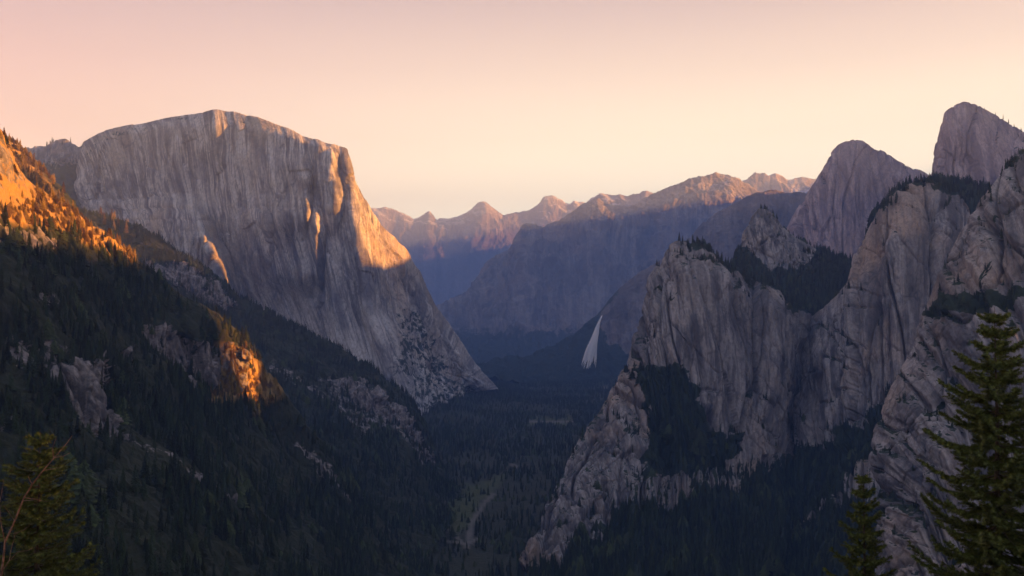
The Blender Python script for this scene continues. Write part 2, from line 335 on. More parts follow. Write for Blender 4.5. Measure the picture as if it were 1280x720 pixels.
# far dome 1
r0 = [(960, 330, 3500), (985, 285, 3420), (998, 262, 3380), (1012, 240, 3340), (1030, 212, 3310), (1040, 192, 3290), (1048, 180, 3280), (1062, 175.5, 3280), (1078, 176, 3300), (1098, 186, 3340), (1122, 201, 3400), (1148, 212, 3460), (1185, 232, 3560), (1240, 260, 3700)]
r3 = [(1000, 345, 3180), (1005, 350, 3160), (1012, 355, 3150), (1020, 358, 3140), (1035, 360, 3120), (1048, 362, 3110), (1060, 363, 3110), (1075, 364, 3110), (1090, 364, 3110), (1108, 364, 3120), (1130, 362, 3140), (1160, 360, 3160), (1200, 360, 3200), (1250, 360, 3300)]
def lerp(a, b, t, dd=0): return [(p[0]*(1-t)+q[0]*t, p[1]*(1-t)+q[1]*t, p[2]*(1-t)+q[2]*t+dd) for p, q in zip(a, b)]
r0 = off(r0, 0, 0, 1100); r3 = off(r3, 0, 0, 1100)
gD1 = cliff([off(r0, 20, 90, 900), off(r0, 5, 12, 250), r0, lerp(r0, r3, .18, -40), lerp(r0, r3, .55, -30), r3, off(r3, 0, 30, -60)], 330, 260, [.4, .3, .6, 1, 1, .2], M_dome,
      'far rounded granite dome with pink top, between the spire and the taller dome', 41, A=1.1, Lh=170, name='rock_dome')
r0 = [(1140, 300, 3150), (1160, 240, 3050), (1166, 212, 3000), (1170, 182, 2960), (1176, 158, 2930), (1182, 141, 2910), (1192, 131, 2900), (1204, 126.5, 2900), (1218, 130, 2920), (1236, 140, 2960), (1260, 153, 3000), (1285, 168, 3060), (1330, 190, 3150), (1400, 215, 3300)]
r3 = [(1150, 330, 2800), (1165, 330, 2790), (1172, 330, 2780), (1180, 330, 2770), (1188, 330, 2760), (1196, 330, 2750), (1206, 330, 2750), (1218, 330, 2750), (1230, 330, 2750), (1248, 330, 2750), (1270, 330, 2760), (1295, 330, 2780), (1340, 330, 2850), (1410, 330, 2950)]
r0 = off(r0, 0, 0, 800); r3 = off(r3, 0, 0, 800)
gD2 = cliff([off(r0, 20, 90, 900), off(r0, 5, 12, 250), r0, lerp(r0, r3, .18, -50), lerp(r0, r3, .55, -40), r3, off(r3, 0, 30, -60)], 330, 260, [.4, .3, .6, 1, 1, .2], M_dome,
      'tallest far granite dome with pink light and small trees on its right shoulder', 47, A=1.1, Lh=160, name='rock_dome')
# spire with forested shelf
r0 = [(905, 345, 2450), (922, 325, 2400), (930, 303, 2370), (934, 284, 2350), (941, 268, 2340), (950, 258, 2340), (958, 262, 2340), (966, 268, 2350), (976, 281, 2370), (994, 296, 2400), (1018, 309, 2450), (1045, 320, 2500), (1075, 330, 2550), (1120, 340, 2650)]
r3 = [(890, 372, 2120), (905, 372, 2120), (918, 372, 2120), (930, 373, 2120), (940, 375, 2110), (950, 378, 2110), (960, 380, 2100), (970, 384, 2100), (982, 388, 2090), (1000, 395, 2080), (1020, 405, 2060), (1045, 412, 2040), (1075, 415, 2030), (1120, 415, 2050)]
r2 = [(900, 352, 2300), (915, 338, 2300), (926, 322, 2290), (934, 316, 2280), (943, 318, 2270), (952, 322, 2270), (962, 325, 2260), (972, 330, 2260), (985, 335, 2260), (1004, 342, 2260), (1026, 350, 2270), (1050, 355, 2280), (1078, 360, 2300), (1120, 368, 2350)]
gS = cliff([off(r0, 20, 80, 600), off(r0, 5, 12, 120), r0, lerp(r0, r2, .4, -15), r2, r3, off(r3, 0, 60, -20)], 340, 220, [.3, .25, .7, 1, 1, .3], M_right,
      'small pointed rock spire rising from a dark tree shelf', 53, A=.38, Lh=60, asp=2.5, fine=1.4,
      veg=[[(880, 312), (925, 308), (940, 318), (975, 340), (1000, 330), (1030, 305), (1070, 320), (1120, 330), (1120, 430), (880, 420)]], name='rock_spire')
# R1 main cliff
r0 = [(648, 704, 1420), (668, 668, 1480), (692, 620, 1560), (714, 575, 1640), (738, 528, 1720), (764, 484, 1800), (786, 456, 1850), (797, 400, 1880), (812, 350, 1900), (826, 326, 1910), (836, 306, 1915), (848, 300, 1920), (866, 304, 1930), (886, 314, 1950), (908, 332, 1965), (930, 348, 1980), (958, 360, 1990), (984, 372, 2000), (1008, 386, 2010), (1030, 396, 2060)]
r1 = [(652, 706, 1412), (676, 672, 1468), (702, 628, 1545), (724, 585, 1620), (750, 540, 1690), (776, 500, 1760), (797, 475, 1790), (810, 430, 1815), (824, 385, 1830), (838, 360, 1830), (848, 345, 1830), (860, 342, 1840), (876, 345, 1850), (894, 352, 1865), (914, 366, 1880), (934, 380, 1895), (958, 392, 1905), (980, 404, 1920), (1000, 420, 1960), (1015, 430, 2030)]
r2 = [(656, 708, 1402), (686, 680, 1450), (716, 642, 1520), (742, 604, 1590), (768, 568, 1650), (792, 540, 1700), (812, 525, 1730), (826, 505, 1745), (840, 490, 1755), (852, 480, 1760), (864, 475, 1765), (876, 472, 1775), (890, 472, 1790), (906, 476, 1805), (922, 480, 1820), (940, 484, 1835), (958, 488, 1850), (974, 495, 1880), (988, 505, 1940), (1000, 515, 2010)]
r3 = [(662, 712, 1392), (700, 690, 1430), (735, 662, 1480), (764, 636, 1530), (790, 618, 1580), (812, 606, 1620), (830, 602, 1650), (842, 600, 1670), (852, 598, 1680), (862, 596, 1685), (872, 594, 1690), (884, 592, 1700), (898, 588, 1715), (912, 584, 1730), (928, 580, 1750), (944, 576, 1770), (958, 572, 1790), (972, 568, 1830), (985, 566, 1890), (1000, 566, 1960)]
r4 = [(x, 735+(.0)*y, 1180+ (x-650)*.15) for x, y, d in r3]
R1rows = [off(r0, 30, 60, 380), off(r0, 8, 6, 90), r0, r1, r2, r3, r4]
R1rows[0] = [(x+(40 if i < 8 else 0), y+(20 if i < 9 else 0), d) for i, (x, y, d) in enumerate(R1rows[0])]
gR1 = cliff(R1rows, 560, 520, [.25, .15, .9, 1.3, 1.2, .9], M_right, 'big dark granite cliff dropping into the valley at centre right, trees on its shelf', 61, A=1., Lh=95, asp=4,
            veg=[[(806, 462), (860, 458), (872, 500), (880, 540), (925, 545), (905, 600), (800, 605), (808, 540)], [(730, 672), (770, 632), (800, 640), (850, 632), (905, 618), (960, 590), (1000, 562), (1020, 560), (1020, 760), (650, 760), (664, 720), (700, 700)], [(845, 292), (915, 318), (930, 338), (1040, 392), (1030, 404), (960, 362), (905, 336), (862, 306)]])
# R3 buttress
r0 = [(985, 470, 2080), (992, 440, 2060), (1004, 412, 2040), (1022, 393, 2010), (1046, 376, 1980), (1064, 350, 1950), (1076, 312, 1930), (1088, 284, 1915), (1102, 262, 1900), (1116, 242, 1890), (1132, 231, 1885), (1152, 226, 1880), (1176, 229, 1885), (1194, 240, 1895), (1208, 262, 1910), (1222, 290, 1935), (1245, 320, 1970), (1280, 340, 2020)]
r1 = [(988, 490, 2045), (997, 470, 2010), (1010, 450, 1970), (1028, 438, 1930), (1050, 430, 1900), (1068, 410, 1875), (1082, 380, 1855), (1095, 355, 1840), (1108, 335, 1830), (1122, 318, 1825), (1138, 308, 1820), (1156, 302, 1820), (1174, 304, 1822), (1190, 312, 1830), (1204, 325, 1842), (1220, 345, 1860), (1245, 370, 1890), (1285, 390, 1930)]
r2 = [(992, 560, 1960), (1002, 562, 1890), (1018, 562, 1850), (1036, 558, 1820), (1056, 548, 1800), (1074, 535, 1780), (1090, 520, 1765), (1104, 508, 1755), (1118, 498, 1745), (1132, 490, 1738), (1146, 480, 1732), (1160, 470, 1730), (1176, 462, 1730), (1192, 458, 1730), (1208, 456, 1735), (1225, 456, 1745), (1250, 456, 1760), (1290, 456, 1790)]
r3 = [(955, 655, 1640), (975, 655, 1620), (992, 655, 1600), (1012, 652, 1590), (1034, 648, 1580), (1056, 642, 1570), (1078, 634, 1560), (1098, 626, 1550), (1116, 618, 1545), (1134, 610, 1540), (1150, 602, 1535), (1166, 596, 1530), (1182, 592, 1530), (1200, 590, 1530), (1216, 588, 1530), (1234, 588, 1535), (1260, 588, 1545), (1300, 588, 1560)]
r4 = [(x-25, 740, 1260) for x, y, d in r3]
gR3 = cliff([off(r0, 15, 50, 300), off(r0, 4, 5, 70), r0, r1, r2, r3, r4], 460, 500, [.25, .15, .8, 1.5, 1, .6], M_right, 'rounded granite buttress with trees along its top, right of the big cliff', 71, A=1., Lh=100, asp=4.5,
            veg=[[(1085, 275), (1105, 240), (1140, 222), (1200, 228), (1215, 262), (1190, 238), (1150, 231), (1118, 246)], [(985, 575), (1050, 560), (1110, 505), (1165, 440), (1200, 400), (1240, 395), (1240, 480), (1140, 560), (1060, 610), (1040, 640), (950, 660), (920, 760), (1300, 760), (1300, 660), (1080, 640), (1000, 650), (960, 640)],
                 [(905, 560), (1000, 560), (1040, 620), (960, 700), (900, 760), (860, 760)]],
            carve=None)
# forested saddle between the buttress, the tall dome and the nearest cliff
r0 = [(1085, 282, 2250), (1100, 260, 2230), (1120, 240, 2220), (1145, 230, 2210), (1170, 226, 2200), (1195, 226, 2190), (1215, 232, 2180), (1235, 238, 2150), (1265, 240, 2120), (1320, 240, 2100)]
gSad = cliff([off(r0, 0, 60, 500), off(r0, 0, 5, 100), r0, off(r0, 0, 40, -90), off(r0, 0, 120, -180), off(r0, 0, 160, -200)], 200, 140, [.3, .3, 1, 1, .3], M_right, 'dark forested saddle between the buttress and the nearest cliff', 77, A=.5, Lh=60,
             veg=[[(1060, 190), (1360, 190), (1360, 420), (1060, 420)]], name='hillside')
# R4 nearest cliff
r0 = [(1086, 760, 1100), (1098, 700, 1120), (1108, 655, 1130), (1100, 610, 1150), (1088, 575, 1170), (1096, 535, 1190), (1116, 486, 1210), (1136, 446, 1225), (1152, 408, 1240), (1166, 372, 1250), (1184, 332, 1255), (1200, 298, 1260), (1214, 272, 1260), (1230, 246, 1262), (1246, 222, 1265), (1262, 204, 1270), (1282, 188, 1270), (1310, 172, 1260), (1360, 150, 1250), (1440, 120, 1250)]
r1 = [(1100, 762, 1060), (1112, 705, 1075), (1122, 660, 1085), (1118, 620, 1100), (1110, 590, 1115), (1118, 550, 1130), (1138, 505, 1145), (1158, 468, 1160), (1174, 432, 1172), (1190, 396, 1180), (1206, 358, 1185), (1222, 326, 1190), (1238, 302, 1190), (1254, 278, 1192), (1270, 256, 1195), (1286, 240, 1198), (1306, 228, 1200), (1334, 215, 1195), (1380, 200, 1190), (1450, 180, 1190)]
r2 = [(1125, 766, 1010), (1140, 715, 1020), (1152, 680, 1028), (1155, 650, 1036), (1155, 625, 1044), (1165, 595, 1052), (1184, 558, 1060), (1204, 528, 1068), (1222, 500, 1074), (1238, 472, 1080), (1252, 444, 1084), (1266, 420, 1086), (1280, 402, 1088), (1294, 385, 1090), (1308, 370, 1092), (1322, 360, 1095), (1340, 352, 1095), (1364, 345, 1090), (1400, 340, 1085), (1460, 335, 1085)]
r3 = [(1150+i*17, 775, 960-i*1.5) for i in range(20)]
r4 = [(1150+i*17, 830, 860-i*1.5) for i in range(20)]
gR4 = cliff([off(r0, 40, 20, 260), off(r0, 10, 4, 70), r0, r1, r2, r3, r4], 460, 640, [.25, .15, .9, 1.4, 1.4, .3], M_right, 'nearest granite cliff at right, cracked grey face behind the tall spruce', 83, A=.75, Lh=70, asp=5, fine=1.3,
            veg=[[(1160, 395), (1200, 370), (1275, 362), (1300, 372), (1240, 385), (1180, 402)], [(1246, 214), (1300, 170), (1300, 182), (1262, 212)], [(1090, 700), (1110, 640), (1100, 600), (1085, 640)]])
# ------------------------------------------------------------------ left slopes
def slope(rows, nu, nv, w, label, seed, carves=(), rockpolys=(), lit_tint_polys=(), amp=1., smooth=6, name='hillside', rk=.18):
    g = Grid(rows, nu, nv, w, smooth)
    for p, D0 in carves: g.carve(p, D0)
    g.world(); P = g.P0; n0 = g.smooth_normal(10)
    d = amp*(26*fbm(P, 260, 260, 3, seed, ridged=True)+9*fbm(P, 70, 90, 4, seed+4, gain=.55))+2*fbm(P, 14, 14, 3, seed+6)
    fa, ga = facets(P, 42, 120, seed); fb, gb = facets(P, 15, 38, seed+1)
    d += np.clip(g.rock+.25, 0, 1)*(9*fa-7*ga+4*fb-3*gb)
    g.push(d*np.minimum(1, .3+g.V*5), n0)
    rk0 = rk+.3*fbm(P, 180, octs=3, seed=seed+20)
    if rockpolys: rk0 = np.maximum(rk0, g.mask(rockpolys, 16, 24, 7)*.53)
    g.att['rock'] = np.clip(np.maximum(rk0, g.rock*(.72+.5*fbm(P, 40, 60, 3, seed+30))), 0, 1); g.att['lit_tint'] = np.zeros(g.px.shape) if not lit_tint_polys else g.mask(lit_tint_polys, 6, 20, 6)
    g.att['meadow'] = np.zeros(g.px.shape); g.att['sand'] = np.zeros(g.px.shape)
    g.build(name, M_soil, label); return g
# middle slope in front of the monolith
c0 = [(60, 262, 3050), (105, 264, 3000), (140, 280, 2930), (170, 292, 2870), (205, 308, 2800), (240, 332, 2730), (262, 349, 2690), (292, 376, 2640), (330, 397, 2580), (372, 415, 2520), (420, 442, 2460), (462, 468, 2400), (502, 496, 2340), (526, 535, 2260), (546, 574, 2190), (566, 610, 2080), (580, 640, 1950)]
c2 = [(40, 330, 2300), (80, 345, 2280), (110, 365, 2250), (140, 385, 2220), (170, 405, 2180), (200, 420, 2140), (225, 435, 2110), (255, 450, 2080), (290, 470, 2040), (330, 495, 1990), (370, 520, 1940), (410, 548, 1880), (440, 575, 1820), (465, 605, 1740), (490, 640, 1650), (515, 668, 1580), (540, 690, 1520)]
c4 = [(x-10, y+90, d-330) for x, y, d in c2]
slF = slope([off(c0, 0, 80, 600), off(c0, 0, 8, 130), c0, lerp(c0, c2, .35), c2, c4], 520, 330, [.3, .2, .8, 1.3, .8], 'forested middle slope below the monolith, with grey rock bands', 91,
            carves=[([(182, 330), (240, 338), (290, 378), (282, 392), (238, 368), (190, 352)], lambda x, y: 2560-(x-182)*1.2),
                    ([(424, 478), (470, 492), (505, 520), (545, 572), (535, 580), (495, 545), (452, 520), (425, 500)], lambda x, y: 2230-(x-424)*.9)],
            rockpolys=[[(395, 462), (440, 478), (505, 520), (548, 576), (530, 585), (480, 548), (430, 520), (395, 490)], [(340, 455), (420, 500), (480, 550), (470, 560), (400, 515), (335, 470)], [(182, 328), (240, 336), (300, 380), (290, 395), (200, 358)]], rk=.1)
# lit side ridge behind the near slope
c0 = [(-80, 120, 1850), (-20, 165, 1880), (14, 184, 1900), (32, 202, 1900), (50, 214, 1890), (66, 228, 1880), (80, 244, 1870), (94, 266, 1850), (108, 292, 1820), (122, 315, 1780), (150, 345, 1700), (200, 380, 1650)]
slE2 = slope([off(c0, 20, 60, 400), off(c0, 3, 8, 80), c0, off(c0, -20, 40, -130), off(c0, -50, 100, -260), off(c0, -70, 160, -330)], 220, 160, [.3, .2, .8, 1, .5], 'tree covered ridge tinted sunlit gold, behind the lit slope at far left', 97, amp=.6, rk=.05, lit_tint_polys=[[(-100, 100), (30, 190), (130, 330), (160, 400), (-100, 400)]])
# near slope
c0 = [(-140, 40, 900), (-60, 105, 950), (0, 168, 1000), (14, 198, 1030), (30, 224, 1060), (55, 246, 1090), (80, 262, 1130), (108, 280, 1170), (136, 302, 1210), (162, 322, 1250), (200, 352, 1258), (250, 384, 1275), (296, 424, 1330), (345, 488, 1358), (398, 556, 1420), (448, 628, 1450), (500, 692, 1430), (540, 728, 1400)]
c1 = [(-160, 200, 820), (-80, 250, 850), (-20, 290, 880), (0, 305, 900), (20, 318, 920), (48, 330, 950), (72, 342, 980), (98, 358, 1010), (126, 376, 1045), (152, 394, 1080), (186, 412, 1110), (228, 440, 1180), (272, 478, 1275), (320, 540, 1320), (368, 596, 1330), (416, 650, 1290), (466, 702, 1270), (520, 745, 1250)]
c2 = [(-200, 400, 640), (-120, 430, 660), (-40, 455, 685), (-10, 465, 700), (15, 475, 715), (40, 485, 735), (62, 492, 755), (88, 500, 775), (116, 512, 800), (142, 524, 825), (176, 540, 860), (214, 562, 900), (256, 590, 945), (300, 632, 1010), (345, 670, 1050), (392, 706, 1070), (440, 742, 1060), (500, 780, 1040)]
c3 = [(-240, 640, 420), (-160, 650, 430), (-80, 660, 450), (-50, 665, 460), (-20, 670, 470), (10, 674, 482), (36, 678, 495), (64, 682, 510), (94, 688, 528), (124, 694, 548), (160, 702, 578), (200, 714, 615), (244, 730, 660), (290, 752, 715), (335, 772, 750), (380, 792, 770), (430, 812, 780), (490, 832, 780)]
c4 = [(x, y+150, d-150) for x, y, d in c3]
slN = slope([off(c0, -30, 60, 350), off(c0, -4, 8, 70), c0, c1, c2, c3, c4], 720, 640, [.2, .15, 1.1, 1.2, 1.3, .5], 'steep forested near slope at left with crest tinted sunlit gold and rock bands', 101,
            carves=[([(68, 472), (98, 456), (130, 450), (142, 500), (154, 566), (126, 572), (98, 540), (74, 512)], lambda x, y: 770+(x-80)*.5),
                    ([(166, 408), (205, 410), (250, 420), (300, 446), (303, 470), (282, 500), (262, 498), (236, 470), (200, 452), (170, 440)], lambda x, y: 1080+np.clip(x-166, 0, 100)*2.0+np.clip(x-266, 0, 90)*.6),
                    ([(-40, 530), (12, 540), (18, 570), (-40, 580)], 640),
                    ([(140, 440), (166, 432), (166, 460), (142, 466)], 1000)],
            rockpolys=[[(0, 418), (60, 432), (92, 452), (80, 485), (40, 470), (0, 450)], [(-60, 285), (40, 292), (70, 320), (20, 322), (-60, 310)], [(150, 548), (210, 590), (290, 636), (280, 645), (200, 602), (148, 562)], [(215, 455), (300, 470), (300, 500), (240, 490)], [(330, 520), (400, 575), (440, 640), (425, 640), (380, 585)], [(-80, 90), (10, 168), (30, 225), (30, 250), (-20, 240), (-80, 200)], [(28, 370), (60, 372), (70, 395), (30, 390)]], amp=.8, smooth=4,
            lit_tint_polys=[[(-150, 30), (0, 150), (60, 235), (170, 312), (165, 330), (110, 308), (60, 292), (0, 285), (-150, 260)], [(262, 430), (305, 446), (350, 490), (330, 505), (262, 505)]])  # zones given the painted sunlit gold
# ------------------------------------------------------------------ valley floor
nu, nv = 420, 460
yy = 500*(9500/500)**np.linspace(0, 1, nv); pxx = np.linspace(-250, 1500, nu)
PX, YY = np.meshgrid(pxx, yy); X = (PX-640)/F*YY
Z = -392+70*np.exp(-((X+550)/520)**2-((YY-4100)/900)**2)+90*sstep(0, 700, X-250-.0*YY)*sstep(2600, 4200, YY)*.6
P3 = np.stack([X, YY, Z], -1)
Z = Z+14*fbm(P3, 500, octs=4, seed=120)+2.5*fbm(P3, 60, octs=3, seed=121)
gV = Grid.__new__(Grid); gV.P = np.stack([X, YY, Z], -1)[::-1]; gV.P0 = gV.P
gV.px, gV.py = project(gV.P); gV.U, gV.V = np.meshgrid(np.linspace(0, 1, nu), np.linspace(0, 1, nv)); gV.att = {}
gV.att['meadow'] = gV.mask([[(548, 640), (560, 620), (592, 602), (632, 594), (626, 608), (600, 628), (592, 652), (566, 668), (545, 662)], [(655, 524), (715, 522), (718, 531), (660, 531)], [(455, 628), (520, 640), (510, 655), (450, 645)]], 17, 16, 2.5)
def trail(pts, wpx):
    best = np.full(gV.px.shape, 1e9)
    for a, b in zip(pts[:-1], pts[1:]):
        a = np.array(a, float); b = np.array(b, float); d_ = b-a
        t = np.clip(((gV.px-a[0])*d_[0]+(gV.py-a[1])*d_[1])/(d_@d_), 0, 1)
        best = np.minimum(best, np.hypot(gV.px-a[0]-t*d_[0], (gV.py-a[1]-t*d_[1])*1.6))
    return 1-sstep(wpx*.6, wpx*1.4, best)
sand = np.maximum.reduce([trail([(616, 618), (606, 628), (590, 652), (584, 684)], 3.5), trail([(540, 654), (562, 662), (584, 684)], 2), trail([(556, 676), (584, 680), (596, 674)], 2.5), trail([(640, 581), (648, 584)], 3), trail([(660, 527), (716, 527)], 1.8), trail([(755, 484), (757, 486)], 2.5)])
gV.att['sand'] = sand; gV.att['rock'] = np.full(gV.px.shape, .1)
gV.build('valley_floor', M_soil, 'dark forested valley floor with a pale meadow and river bars', cat='valley floor')
# wide ground sheet under everything
o = mesh_np('ground', [(-8500, -5000, -430), (13600, -5000, -430), (13600, 26500, -430), (-8500, 26500, -430)], [(0, 1, 2, 3)], M_soil)
o['kind'] = 'structure'; o['label'] = 'wide ground beneath the mountains'; o['category'] = 'ground'
# slope falling away under the viewpoint
xs = np.linspace(-420, 420, 120); ys = np.concatenate([np.linspace(-60, 140, 90), np.linspace(150, 760, 60)])
XX, Y2 = np.meshgrid(xs, ys[::-1]); P3 = np.stack([XX, Y2, 0*XX], -1)
ZZ = -2.2-.36*np.clip(Y2-2, 0, None)-.02*np.clip(Y2, 0, None)**1.05+.8*fbm(P3, 18, octs=4, seed=140)*np.clip(np.abs(Y2)/20, .1, 1)-.05*np.clip(np.abs(XX)-150, 0, None)
gF = Grid.__new__(Grid); gF.P = np.stack([XX, Y2, ZZ], -1); gF.px, gF.py = project(gF.P); gF.att = {k: np.full(XX.shape, v) for k, v in (('meadow', 0), ('sand', 0), ('rock', .3))}
gF.build('ground', M_soil, 'slope falling away below the viewpoint', cat='ground')
def ground_z(x, y): return float(np.interp(x, xs, [np.interp(y, ys, ZZ[::-1, i]) for i in range(len(xs))]))
# ------------------------------------------------------------------ sun and an added unseen ridge, shaped to shade the valley
AZ, EL = R(103), R(7)
S = np.array([math.cos(EL)*math.sin(AZ), math.cos(EL)*math.cos(AZ), math.sin(EL)])
Hn = [(-3500, 640), (-980, 600), (-880, 410), (-640, 410), (-590, 600), (-300, 610), (0, 552), (400, 550), (432, 590), (444, 310), (580, 300), (600, 640), (632, 1000), (840, 1020), (862, 690), (1090, 690), (1120, 1080), (1570, 1080), (1602, 660), (1790, 680), (1810, 900), (1865, 900), (1885, 770), (2000, 770), (2040, 1150), (2470, 1150), (2530, 690), (2760, 690), (2830, 690), (2960, 715), (3080, 740), (3180, 1080), (3500, 1150), (4300, 1180), (5600, 1150), (7200, 1450), (10300, 1990), (14600, 2750), (20000, 3400)]  # crest heights notched so sun reaches only chosen patches
hy, hz = np.array(Hn, float).T
yc = np.concatenate([np.arange(-3500, 3400, 11.), np.linspace(3400, 20000, 420)])
xc = 3200+np.clip(yc-3600, 0, None)*.60
hc = np.interp(yc, hy, hz)
prof = [(-1500, .0), (-900, .2), (-420, .42), (-130, .7), (0, 1.), (60, .93), (200, .7), (550, .35), (950, 0)]
V = np.stack([np.stack([xc+dx, yc, -420+(hc+420)*f], -1) for dx, f in prof])
P3 = V; crag = 10*fbm(P3, 120, octs=4, seed=150, ridged=True)
V[..., 2] += 190*fbm(P3, 1500, octs=4, seed=155, ridged=True)*sstep(4500, 7000, V[..., 1])
V[..., 2] += crag*np.array([1, 1, 1, .5, .25, .5, 1, 1, 1])[:, None]
V[..., 0] += 60*fbm(P3, 500, octs=3, seed=151)*np.array([0, 1, 1, .6, 0, .6, 1, 1, 0])[:, None]
nvv, nuu = V.shape[:2]; idx = np.arange(nvv*nuu).reshape(nvv, nuu)
q = np.stack([idx[:-1, :-1], idx[1:, :-1], idx[1:, 1:], idx[:-1, 1:]], -1).reshape(-1, 4)
o = mesh_np('mountain', V.reshape(-1, 3), q, M_mid);  # shadow caster added out of view
for k in ('veg', 'snow'): o.data.attributes.new(k, 'FLOAT', 'POINT')
o['kind'] = 'structure'; o['label'] = 'added ridge outside the frame at right, notched to cast shade over the valley'; o['category'] = 'mountain'
#TREES
# ------------------------------------------------------------------ trees
def cone_crown(seed, nb=110, h=1., rmax=.17, droop=.35):
    r = random.Random(seed); V = []; T = []
    for i in range(nb):
        t = (i+.5)/nb; z = .1+.9*t**.92
        rad = rmax*(1-t)**.8*r.uniform(.65, 1.15)+.006; a = i*2.399+r.uniform(-.5, .5)
        ca, sa = math.cos(a), math.sin(a); wd = rad*r.uniform(.28, .45)+.006
        dz = -rad*droop*r.uniform(.6, 1.4)
        b = len(V)
        V += [(0, 0, z+.02), (ca*rad*.6-sa*wd, sa*rad*.6+ca*wd, z+dz*.7-.015), (ca*rad, sa*rad, z+dz*.8), (ca*rad*.6+sa*wd, sa*rad*.6-ca*wd, z+dz*.7-.015), (ca*rad*.6, sa*rad*.6, z+dz*.3+.012)]
        T += [(b, b+1, b+4), (b+1, b+2, b+4), (b+2, b+3, b+4), (b+3, b, b+4)]
    b = len(V); V += [(0, 0, 1.0), (-.008, .006, .93), (.008, .006, .93), (0, -.009, .93)]; T += [(b, b+1, b+2), (b, b+2, b+3), (b, b+3, b+1)]
    return V, T
def trunk_mesh(name):
    V = []; Q = []; n = 6
    for z, r_ in ((-.06, .018), (.1, .015), (.5, .009), (.96, .002)):
        for i in range(n): V.append((r_*math.cos(i*2*math.pi/n), r_*math.sin(i*2*math.pi/n), z))
    for k in range(3):
        for i in range(n): Q.append((k*n+i, k*n+(i+1) % n, (k+1)*n+(i+1) % n, (k+1)*n+i))
    return V, Q
protos = []
for k, (nb, rm, dr) in enumerate([(90, .17, .35), (110, .14, .45), (75, .2, .25), (130, .155, .5), (60, .12, .3), (100, .22, .3), (90, .5, .1), (100, .48, .1)]):
    V_, T_ = cone_crown(50+k, nb, 1, rm, dr)
    if k >= 6: V_ = [(x, y, (z-.1)*.9-.25*(x*x+y*y)**.5) for x, y, z in V_]
    root = bpy.data.objects.new('conifer', None); COL.objects.link(root); root.empty_display_size = .1
    c = mesh_np('crown', V_, T_, M_green if k == 7 else M_sun_gold if k > 4 else M_leaf, smooth=False); c.parent = root
    V_, Q_ = trunk_mesh('t'); t_ = mesh_np('trunk', V_, Q_, M_bark); t_.parent = root
    protos.append((root, c, t_))
used = [False]*8
def place_conifer(p, h, label, group, k=None):
    k = rng.integers(5) if k is None else k
    root, c, t_ = protos[k]
    if used[k]:
        r2 = root.copy(); COL.objects.link(r2)
        for ch in (c, t_):
            n_ = ch.copy(); COL.objects.link(n_); n_.parent = r2
    else: r2 = root; used[k] = True
    r2.location = p; w = rng.uniform(.85, 1.2)
    r2.scale = (h*w, h*w, h); r2.rotation_euler = (rng.normal()*.03, rng.normal()*.03, rng.uniform(0, 6.28))
    r2['label'] = label; r2['category'] = 'conifer'; r2['group'] = group
def samples(g, n, dens=None, box=(-90, 1370, -50, 790)):
    """random points on the surface, weighted by true area and density"""
    P = g.P; a = np.linalg.norm(np.cross(P[1:, :-1]-P[:-1, :-1], P[:-1, 1:]-P[:-1, :-1]), axis=-1)
    w = a.copy()
    if dens is not None: w *= dens[:-1, :-1]
    px, py = project(P[:-1, :-1]); w *= (px > box[0]) & (px < box[1]) & (py > box[2]) & (py < box[3])
    if g is not gV: w *= (g.V[:-1, :-1] > .08)
    w = w.ravel(); tot = w.sum()
    if tot <= 0: return np.zeros((0, 3)), 0
    i = rng.choice(w.size, int(n) if n > 1 else int(tot*n), p=w/tot)
    r, c = np.divmod(i, P.shape[1]-1); u, v = rng.random(len(i))[:, None], rng.random(len(i))[:, None]
    q = P[r, c]*(1-u)*(1-v)+P[r+1, c]*v*(1-u)+P[r, c+1]*u*(1-v)+P[r+1, c+1]*u*v
    return q, tot
forest = []  # (pts, hmin, hmax, golden)
def grow(g, per_m2, dens, hmin, hmax, cap=30000, gold=0):
    q, _ = samples(g, per_m2, dens)
    if len(q) > cap: q = q[rng.choice(len(q), cap, replace=False)]
    forest.append((q, hmin, hmax, gold)); return q
def clump(g, L=90, seed=1, lo=-.25, hi=.25): return sstep(lo, hi, fbm(g.P, L, octs=3, seed=seed))
vegN = (1-np.clip(slN.att['rock']*1.6-.25, 0, 1)); vegN *= .12+clump(slN)
litN = 1-sstep(-6, 6, polysd(slN.px, slN.py, [(-90, 60), (12, 190), (40, 226), (30, 262), (-90, 240)]))*.9
lit_tint = slN.att['lit_tint']
grow(slN, 1/46., vegN*litN*(1-.93*lit_tint), 11, 26, 24000)
grow(slN, 1/60., lit_tint*litN, 7, 17, 4000, 1)
vegF = (1-np.clip(slF.att['rock']*1.6-.25, 0, 1))*(.25+clump(slF, seed=3)); grow(slF, 1/70., vegF, 13, 26, 20000)
grow(slE2, 1/100., slE2.att['lit_tint'], 14, 28, 3000, 1)
vv = (1-np.clip(gV.att['meadow']*1.3, 0, .88))*(1-np.clip(gV.att['sand']*2, 0, 1))*np.where(gV.P[..., 1] < 6000, 1, .35)*(.35+clump(gV, 200, 5))
ok = (gV.px > 380) & (gV.px < 830)
grow(gV, 1/95., vv*ok, 14, 28, 44000)
for g_, den, hh, cap in ((gR1, 1/75., (10, 24), 12000), (gR3, 1/75., (10, 24), 12000), (gR4, 1/90., (8, 16), 2500), (gS, 1/80., (12, 24), 5000), (gSad, 1/90., (14, 28), 4000), (G_elcap, 1/260., (10, 20), 3500)):
    vd = sstep(.5, .62, g_.att['veg'])
    grow(g_, den, vd, *hh, cap)
